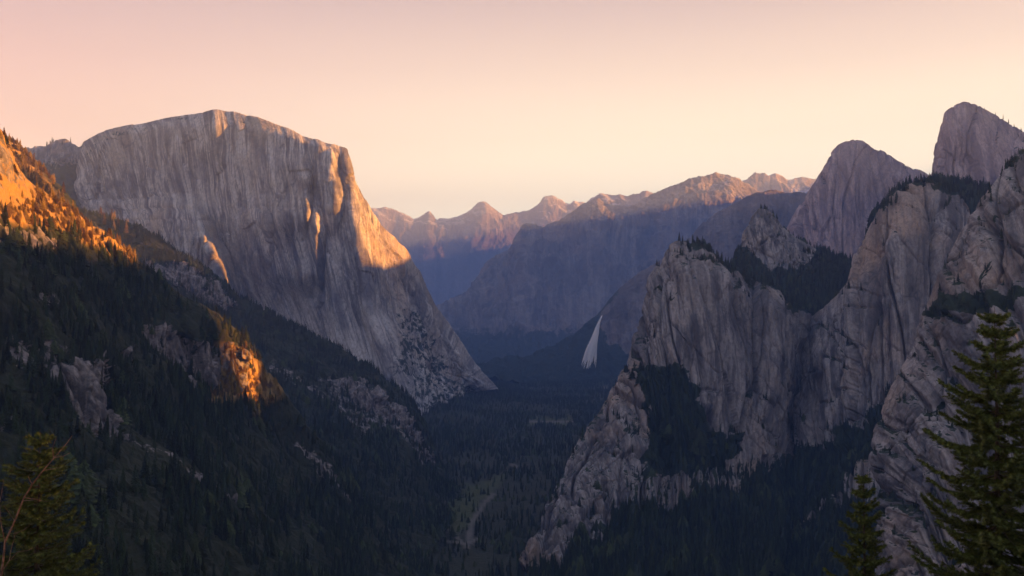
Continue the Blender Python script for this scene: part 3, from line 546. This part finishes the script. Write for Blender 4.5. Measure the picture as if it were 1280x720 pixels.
# ---- individual conifers
def crest_trees(g, poly, n, h, label, group, k=None):
    m = polysd(g.px, g.py, poly) > 0
    q, _ = samples(g, n, m.astype(float)*(g.V > .1))
    for p in q: place_conifer((p[0], p[1], p[2]-1), rng.uniform(*h), label, group, k)
crest_trees(slE2, [(14, 180), (50, 205), (100, 262), (90, 262), (20, 215)], 8, (16, 26), 'conifer tinted sunlit gold on the ridge behind the sunlit slope', 'sun-tinted conifers at far left', k=5)
crest_trees(slN, [(40, 235), (110, 280), (100, 290), (40, 260)], 7, (8, 13), 'rounded shrub tinted sunlit gold on the crest of the left slope', 'sun-tinted shrubs on the left crest', k=6)
crest_trees(slF, [(118, 268), (160, 284), (160, 300), (118, 284)], 12, (32, 46), 'tall conifer tinted as if catching orange light at the left foot of the monolith', 'lit conifers left of the monolith', 5)
crest_trees(slF, [(300, 378), (500, 490), (495, 500), (300, 392)], 34, (20, 32), 'dark conifer on the crest line in front of the pale monolith base', 'conifers along the middle slope crest')
crest_trees(gR1, [(850, 296), (915, 322), (915, 338), (850, 308)], 12, (14, 22), 'conifer on the rim of the big dark cliff', 'conifers on the cliff rim')
crest_trees(gS, [(880, 315), (935, 318), (935, 350), (880, 350)], 10, (18, 26), 'conifer at the left end of the tree shelf under the spire', 'conifers on the spire shelf')
crest_trees(gSad, [(1095, 210), (1240, 225), (1240, 262), (1095, 282)], 22, (24, 36), 'conifer standing on the skyline of the forested saddle', 'skyline conifers on the saddle')
crest_trees(gR3, [(1085, 285), (1105, 240), (1150, 222), (1150, 238), (1110, 262), (1095, 290)], 12, (16, 26), 'conifer on the rounded top of the granite buttress', 'conifers on the buttress top')
crest_trees(gR4, [(1215, 262), (1250, 210), (1290, 180), (1290, 200), (1256, 226), (1225, 275)], 12, (11, 18), 'conifer on the sloping rim of the nearest cliff', 'conifers on the nearest cliff rim')
crest_trees(gD2, [(1212, 120), (1230, 132), (1300, 172), (1300, 184), (1225, 146), (1210, 136)], 16, (16, 28), 'small lone pine against the sky on the tallest dome', 'pines on the tallest dome')
crest_trees(gD1, [(1092, 178), (1150, 208), (1190, 228), (1190, 244), (1140, 222), (1092, 192)], 14, (12, 20), 'tiny pine on the right shoulder of the far dome', 'pines on the far dome')
crest_trees(gV, [(545, 640), (600, 590), (640, 590), (600, 650), (560, 680)], 10, (10, 16), 'rounded green tree standing in the small valley meadow', 'trees in the meadow', k=7)
crest_trees(gL, [(18, 184), (70, 180), (90, 180), (115, 180), (115, 196), (18, 200)], 14, (30, 44), 'dark conifer on the shaded skyline left of the monolith', 'skyline conifers at far left')
# nearest forest trees as individuals
q, lo, hi, _ = forest[0]
px_, py_ = project(q); inf = (px_ > 0) & (px_ < 1280) & (py_ > 0) & (py_ < 725)
score = np.where(inf, 1/np.linalg.norm(q, axis=1), 0); near = np.argsort(-score)[:150]
for i in near: place_conifer(q[i]-np.array([0, 0, .5]), rng.uniform(13, 21), 'dark conifer in the closest part of the shaded forest on the left slope', 'nearest conifers of the left slope')
forest[0] = (np.delete(q, near, 0), lo, hi, 0)
# ---- the rest as one mass
pts = np.concatenate([f[0] for f in forest]); hts = np.concatenate([rng.uniform(f[1], f[2], len(f[0])) for f in forest])*(.85+.35*fbm(pts, 60, octs=2, seed=201))
hts *= np.where(rng.random(len(hts)) < .3, rng.uniform(.35, .7, len(hts)), 1.)
me = bpy.data.meshes.new('forest'); me.vertices.add(len(pts)); me.vertices.foreach_set('co', (pts-np.array([0, 0, .6])).astype(np.float32).ravel())
sc_ = np.stack([hts*rng.uniform(.85, 1.3, len(hts)), hts*rng.uniform(.85, 1.3, len(hts)), hts], -1)
a = me.attributes.new('siz', 'FLOAT_VECTOR', 'POINT'); a.data.foreach_set('vector', sc_.astype(np.float32).ravel())
a = me.attributes.new('rot', 'FLOAT_VECTOR', 'POINT'); a.data.foreach_set('vector', np.stack([rng.normal(size=len(pts))*.04, rng.normal(size=len(pts))*.04, rng.uniform(0, 6.28, len(pts))], -1).astype(np.float32).ravel())
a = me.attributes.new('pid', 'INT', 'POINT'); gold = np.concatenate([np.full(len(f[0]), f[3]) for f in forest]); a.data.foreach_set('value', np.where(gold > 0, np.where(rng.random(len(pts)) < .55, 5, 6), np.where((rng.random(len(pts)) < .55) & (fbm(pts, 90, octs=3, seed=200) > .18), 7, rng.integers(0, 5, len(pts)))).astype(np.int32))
fo = bpy.data.objects.new('forest', me); COL.objects.link(fo); fo['kind'] = 'stuff'; fo['label'] = 'dense dark conifer forest covering slopes, ledges and valley floor'; fo['category'] = 'forest'
ng = bpy.data.node_groups.new('forest_growth', 'GeometryNodeTree'); ng.interface.new_socket('Geometry', in_out='INPUT', socket_type='NodeSocketGeometry'); ng.interface.new_socket('Geometry', in_out='OUTPUT', socket_type='NodeSocketGeometry')
N = ng.nodes; L = ng.links; gi = N.new('NodeGroupInput'); go = N.new('NodeGroupOutput'); jn = N.new('GeometryNodeJoinGeometry')
def na(name, typ):
    x = N.new('GeometryNodeInputNamedAttribute'); x.data_type = typ; x.inputs[0].default_value = name; return x.outputs[0]
for k in range(8):
    oi = N.new('GeometryNodeObjectInfo'); oi.inputs[0].default_value = protos[k][1]; oi.transform_space = 'ORIGINAL'; oi.inputs['As Instance'].default_value = True
    cmpn = N.new('FunctionNodeCompare'); cmpn.data_type = 'INT'; cmpn.operation = 'EQUAL'; L.new(na('pid', 'INT'), cmpn.inputs[2]); cmpn.inputs[3].default_value = k
    ip = N.new('GeometryNodeInstanceOnPoints'); L.new(gi.outputs[0], ip.inputs['Points']); L.new(cmpn.outputs[0], ip.inputs['Selection']); L.new(oi.outputs['Geometry'], ip.inputs['Instance'])
    L.new(na('rot', 'FLOAT_VECTOR'), ip.inputs['Rotation']); L.new(na('siz', 'FLOAT_VECTOR'), ip.inputs['Scale']); L.new(ip.outputs[0], jn.inputs[0])
L.new(jn.outputs[0], go.inputs[0]); md = fo.modifiers.new('growth', 'NODES'); md.node_group = ng
print('forest', len(pts))
#FG
# ------------------------------------------------------------------ foreground spruces
def leafm2(name, c1, c2):
    t = NT(name); c = t.mix(t.noise((1.3,)*3, 3), c1, c2); c = t.mix(t.rng(t.noise((9,)*3, 2), .35, .65), c, tuple(x*.55 for x in c1)); m = t.out(c, rough=.65, spec=.25)
    return m
M_need = leafm2('spruce_needles', (.07, .095, .022), (.16, .175, .035))
M_bk2 = leafm2('spruce_bark', (.05, .036, .026), (.10, .075, .055))
M_twig = leafm2('bare_twig_bark', (.16, .09, .065), (.26, .16, .12))
def tube(V, Q, pts, radii, n=5):
    b = len(V); pts = [Vector(p) for p in pts]
    for i, p in enumerate(pts):
        d_ = (pts[min(i+1, len(pts)-1)]-pts[max(i-1, 0)]).normalized(); a_ = d_.orthogonal().normalized(); c_ = d_.cross(a_)
        for k in range(n):
            an = 2*math.pi*k/n; V.append(tuple(p+(a_*math.cos(an)+c_*math.sin(an))*radii[i]))
    for i in range(len(pts)-1):
        for k in range(n): Q.append((b+i*n+k, b+i*n+(k+1) % n, b+(i+1)*n+(k+1) % n, b+(i+1)*n+k))
def spruce(x, y, top_z, H, Rm, seed, label, density=1., nb=150, nl=.16, lean=0., cap=9., gap=.6, ex=.7):
    r = random.Random(seed); npr = np.random.default_rng(seed); zb = top_z-H
    root = bpy.data.objects.new('spruce_tree', None); COL.objects.link(root); root.location = (x, y, zb); root.empty_display_size = .3
    root['label'] = label; root['category'] = 'spruce'
    V = []; Q = []; NB = []  # needle bases: (p, dir, len)
    tr = [(lean*(k/10)**2+r.uniform(-.03, .03), r.uniform(-.03, .03), H*k/10-.5*(k == 0)) for k in range(11)]
    tube(V, Q, tr, [H*.013*(1-k/10.)+.006 for k in range(11)], 9)
    def twig(p0, d0, ln, rr):
        """twig with needles"""
        m = max(3, int(ln/.11)); p = Vector(p0); d_ = Vector(d0).normalized(); ps = [p.copy()]
        for j in range(m):
            d_ = (d_+Vector((r.uniform(-.12, .12), r.uniform(-.12, .12), r.uniform(-.08, .1)))).normalized(); p = p+d_*(ln/m); ps.append(p.copy())
        tube(V, Q, ps, [rr*(1-.8*j/m) for j in range(m+1)], 3)
        for j in range(m): NB.append((ps[j], ps[j+1]))
    nw = int(H/gap); per_w = max(5, nb//nw); tot = nw*per_w
    for i in range(tot+nb//4):
        wl = i//per_w; t = (wl+.5+r.uniform(-.16, .16))/nw if i < tot else r.random()**.8
        if t > .985: t = .985
        z = H*(.03+.96*t)
        wf = .78+.3*((wl*0.618) % 1) if i < tot else .55
        ln = min(Rm*(1-t)**ex, cap)*r.uniform(.6, 1.12)*wf+.10
        a = i*2.399+r.uniform(-.4, .4); ca, sa = math.cos(a), math.sin(a)
        k = 8; ps = []; up = .34*t-.10
        for j in range(k+1):
            f = j/k; ps.append(Vector((ca*ln*f+lean*(z/H)**2, sa*ln*f, z+ln*(up*f-.42*(1-t*.7)*f*(1-f)*1.6-.16*(1-t)*f+.14*f**3))))
        tube(V, Q, ps, [.012+.022*ln/3*(1-f/k)for f in range(k+1)], 4)
        step = .13/density; n_t = max(3, int(ln/step))
        for j in range(n_t):
            f = .12+.88*(j+r.random())/n_t; idx_ = min(k-1, int(f*k)); fr = f*k-idx_; p = ps[idx_].lerp(ps[idx_+1], fr)
            bd = (ps[idx_+1]-ps[idx_]).normalized(); side = Vector((-sa, ca, 0))*(1 if j % 2 else -1)
            tl = (.16+.34*ln*(1-f)*.55+.12*r.random())*r.uniform(.7, 1.25)
            dd = bd*r.uniform(.5, .9)+side*r.uniform(.5, .95)+Vector((0, 0, r.uniform(-.38, .12)))
            twig(p, dd, tl, .006)
        for j in range(max(2, int(k*.8))): NB.append((ps[k-1-j], ps[k-j])) if j < 6 else None
    A = np.array([tuple(a_) for a_, b_ in NB]); B = np.array([tuple(b_) for a_, b_ in NB]); per = int(15*density)
    i = np.repeat(np.arange(len(A)), per); f = npr.random(len(i))[:, None]
    base_ = A[i]*(1-f)+B[i]*f; d_ = B[i]-A[i]; d_ /= np.linalg.norm(d_, axis=1)[:, None]+1e-9
    rv = npr.normal(size=(len(i), 3)); rv -= (rv*d_).sum(1)[:, None]*d_; rv /= np.linalg.norm(rv, axis=1)[:, None]
    tip = base_+(d_*.55+rv*.8)*(nl*npr.uniform(.55, 1.1, len(i)))[:, None]
    sd = np.cross(d_, rv)*nl*.075
    VV = np.stack([base_-sd, base_+sd, tip], 1).reshape(-1, 3); TT = np.arange(len(VV)).reshape(-1, 3)
    c = mesh_np('crown', VV, TT, M_need, smooth=False); c.parent = root
    t_ = mesh_np('trunk', V, Q, M_bk2); t_.parent = root
    print('spruce', len(TT), len(Q)); return root
p = PT(1243, 384, 42.); spruce(p[0], 42, p[2], 42*.36+p[2]+3.5, 6.6, 11, 'tall dark spruce with layered drooping boughs at the right edge', 1.6, 210, .17, cap=4.1, gap=.75)
p = PT(1079, 590, 46.); spruce(p[0], 46, p[2], 46*.36+2.5+p[2], 3.2, 15, 'small pointed spruce at the bottom, left of the tall one', 1.4, 140, .17, ex=.85, gap=.7)
p = PT(50, 540, 24.); spruce(p[0], 24, p[2], 24*.36+2.5+p[2], 3.3, 23, 'bushy yellow green spruce in the bottom left corner', 1.6, 170, .10, ex=.8, gap=.42)
# bare sapling before the left spruce
V = []; Q = []; r = random.Random(4)
def bp(px, py, D=19.): return Vector(PT(px, py, D))
def limb(pts, r0, r1): 
    m = len(pts); tube(V, Q, pts, [r0+(r1-r0)*i/(m-1) for i in range(m)], 6)
stem = [bp(-30, 900), bp(-12, 780), bp(2, 716), bp(5, 690), bp(6, 678), bp(18, 652), bp(30, 622), bp(40, 606), bp(54, 588), bp(68, 572), bp(82, 556), bp(90, 545)]
limb(stem, .03, .004)
for pts in ([(2, 716), (12, 700), (14, 690), (18, 668), (17, 655)], [(6, 678), (2, 655), (0, 630), (4, 600)], [(30, 622), (45, 624), (56, 627), (62, 626)], [(28, 626), (44, 625)], [(54, 588), (66, 586), (78, 583)], [(18, 652), (10, 640), (5, 632)], [(40, 606), (36, 596), (38, 588)], [(68, 572), (66, 560), (70, 548)], [(12, 700), (22, 690), (34, 688), (44, 684)], [(17, 668), (28, 663), (40, 655)], [(68, 572), (80, 570), (88, 566)]):
    limb([bp(x+r.uniform(-1, 1), y, 19+.15*i*r.uniform(-1, 1)) for i, (x, y) in enumerate(pts)], .009, .0025)
o = mesh_np('bare_sapling', V, Q, M_twig); o['label'] = 'thin bare reddish sapling leaning in front of the bottom left spruce'; o['category'] = 'sapling'
# ------------------------------------------------------------------ waterfall
m = NT('falling_water'); c = m.mix(m.noise((1/6, 1/6, 1/60), 6, .7), (.75, .78, .82), (.97, .97, .98)); M_water = m.out(c, m.noise((1/5, 1/5, 1/45), 6), 4, rough=.5)
tp, bt = (753, 395.5), (738, 459); Dw = 5650.
V = []; Q = []; r = random.Random(8)
for k in range(44):
    t1 = 1. if k < 22 else r.uniform(.45, .95); t0 = 0 if k < 8 else r.uniform(0, .35); o_ = r.uniform(-1, 1); ph = r.uniform(0, 6)
    pts = []; rad = []
    for i in range(26):
        t = t0+(t1-t0)*i/25; cx = 752.5-17*t**.8; wd = .4+9*t**1.3
        cx += o_*wd+.5*math.sin(t*11+ph)*t; pts.append(PT(cx, 394.5+(62+5*math.sin(k*2.2))*t, Dw-10-18*t*math.cos(o_*1.5)-3*math.sin(ph)))
        rad.append((1.8+4.6*t)*(1-.92*max(0, (i-17)/8)**1.5)*r.uniform(.85, 1.1))
    tube(V, Q, pts, rad, 7)
o = mesh_np('waterfall', V, Q, M_water); o['kind'] = 'thing'; o['label'] = 'tall white waterfall dropping from the dark blue spur'; o['category'] = 'waterfall'
# ------------------------------------------------------------------ air
hz = [(-8600, -5100, -440), (13900, 26600, 3700)]
Vb = [(hz[a][0], hz[b][1], hz[c][2]) for a in (0, 1) for b in (0, 1) for c in (0, 1)]
Qb = [(0, 1, 3, 2), (4, 6, 7, 5), (0, 4, 5, 1), (2, 3, 7, 6), (0, 2, 6, 4), (1, 5, 7, 3)]
HM = bpy.data.materials.new('air_haze'); HM.use_nodes = True; nt = HM.node_tree; nt.nodes.clear()
pv = nt.nodes.new('ShaderNodeVolumePrincipled'); pv.inputs['Color'].default_value = (.35, .52, 1., 1); pv.inputs['Density'].default_value = HAZE = 7.9e-5; pv.inputs['Anisotropy'].default_value = .0
ou = nt.nodes.new('ShaderNodeOutputMaterial'); nt.links.new(pv.outputs[0], ou.inputs['Volume'])
o = mesh_np('haze', Vb, Qb, HM, smooth=False); o['kind'] = 'stuff'; o['label'] = 'thin blue and pink evening air filling the valley'; o['category'] = 'haze'
# ------------------------------------------------------------------ sky and sun
W = bpy.data.worlds.new('World'); SC.world = W; W.use_nodes = True; nt = W.node_tree; nt.nodes.clear()
class WT(NT):
    def __init__(s, t): s.t = t; s.geo = s.n('ShaderNodeTexCoord')
w = WT(nt); dirv = w.geo.outputs['Generated']
sp_ = w.n('ShaderNodeSeparateXYZ'); w.set(sp_.inputs[0], dirv)
ramp = w.n('ShaderNodeValToRGB'); w.set(ramp.inputs[0], w.math('MAXIMUM', sp_.outputs[2], 0.))
def s2l(c): return tuple((x/255/12.92 if x/255 <= .04045 else ((x/255+.055)/1.055)**2.4) for x in c)
stops = [(0, (255, 203, 150)), (.10, (253, 200, 158)), (.18, (247, 192, 164)), (.26, (228, 179, 178)), (.34, (194, 164, 186)), (.48, (150, 152, 190)), (.7, (92, 118, 176)), (1., (70, 100, 165))]
el = ramp.color_ramp.elements
while len(el) > 1: el.remove(el[0])
el[0].position = 0; el[0].color = (*s2l(stops[0][1]), 1)
for p_, c_ in stops[1:]: e = el.new(p_); e.color = (*s2l(c_), 1)
def wdot(az, ev):
    x = w.n('ShaderNodeVectorMath', operation='DOT_PRODUCT'); w.set(x.inputs[0], dirv); x.inputs[1].default_value = (math.cos(R(ev))*math.sin(R(az)), math.cos(R(ev))*math.cos(R(az)), math.sin(R(ev))); return x.outputs['Value']
hz_ = w.n('ShaderNodeVectorMath', operation='NORMALIZE'); cb_ = w.n('ShaderNodeCombineXYZ'); w.set(cb_.inputs[0], sp_.outputs[0]); w.set(cb_.inputs[1], sp_.outputs[1]); w.set(hz_.inputs[0], cb_.outputs[0])
ga_ = w.n('ShaderNodeVectorMath', operation='DOT_PRODUCT'); w.set(ga_.inputs[0], hz_.outputs[0]); ga_.inputs[1].default_value = (math.sin(R(30)), math.cos(R(30)), 0)
glow = w.math('MULTIPLY', w.rng(ga_.outputs['Value'], math.cos(R(66)), math.cos(R(10)), 0, 1), w.rng(sp_.outputs[2], .10, .40, 1, .12))
c = w.mix(glow, ramp.outputs[0], (1.22, 1.14, .95))
boost = w.n('ShaderNodeValToRGB'); w.set(boost.inputs[0], sp_.outputs[2]); be = boost.color_ramp.elements
be[0].position = .03; be[0].color = (1, 1, 1, 1); be[1].position = .34; be[1].color = (.235,)*3+(1,)
for p_, v_ in ((.13, .62), (.2, .41), (.27, .30)): e = be.new(p_); e.color = (v_,)*3+(1,)
c = w.mix(1., c, w.mix(1., boost.outputs[0], (3.35, 3.33, 2.92), 'MULTIPLY'), 'MULTIPLY')
back = w.rng(sp_.outputs[1], -.2, .55, 1, 0)
c = w.mix(w.math('MULTIPLY', back, .85), c, (.31, .38, .51))
ns = w.n('ShaderNodeTexSky', sky_type='NISHITA'); ns.sun_disc = False; ns.sun_elevation = EL; ns.sun_rotation = AZ; ns.altitude = 1500; ns.dust_density = 2
bg1 = w.n('ShaderNodeBackground'); w.set(bg1.inputs[0], c); bg1.inputs[1].default_value = .16
bg2 = w.n('ShaderNodeBackground'); w.set(bg2.inputs[0], ns.outputs[0]); bg2.inputs[1].default_value = .05
mx = w.n('ShaderNodeMixShader'); w.set(mx.inputs[0], w.rng(sp_.outputs[2], .4, .9, 0, .5)); w.set(mx.inputs[1], bg1.outputs[0]); w.set(mx.inputs[2], bg2.outputs[0])
wo = w.n('ShaderNodeOutputWorld'); w.set(wo.inputs[0], mx.outputs[0])
sl = bpy.data.lights.new('sun', 'SUN'); sl.energy = 5; sl.angle = R(.5); sl.color = (1, .38, .06)
so = bpy.data.objects.new('sun', sl); COL.objects.link(so); so.rotation_euler = Vector(S).to_track_quat('Z', 'Y').to_euler(); so.location = (3000, 0, 3000)
# ------------------------------------------------------------------ camera
cd = bpy.data.cameras.new('camera'); cd.sensor_width = 36; cd.lens = 36*F/1280; cd.clip_start = .5; cd.clip_end = 120000
co = bpy.data.objects.new('camera', cd); COL.objects.link(co); co.location = (0, 0, 0); co.rotation_euler = (math.pi/2+PITCH, 0, 0); SC.camera = co
SC.view_settings.view_transform = 'Standard'; SC.view_settings.look = 'None'; SC.view_settings.exposure = 3.4; SC.view_settings.gamma = 1
cy = SC.cycles; cy.max_bounces = 4; cy.diffuse_bounces = 2; cy.glossy_bounces = 1; cy.transmission_bounces = 0; cy.volume_bounces = 0; cy.transparent_max_bounces = 4
cy.use_denoising = True; cy.volume_step_rate = 1; cy.use_adaptive_sampling = True; cy.adaptive_threshold = .02
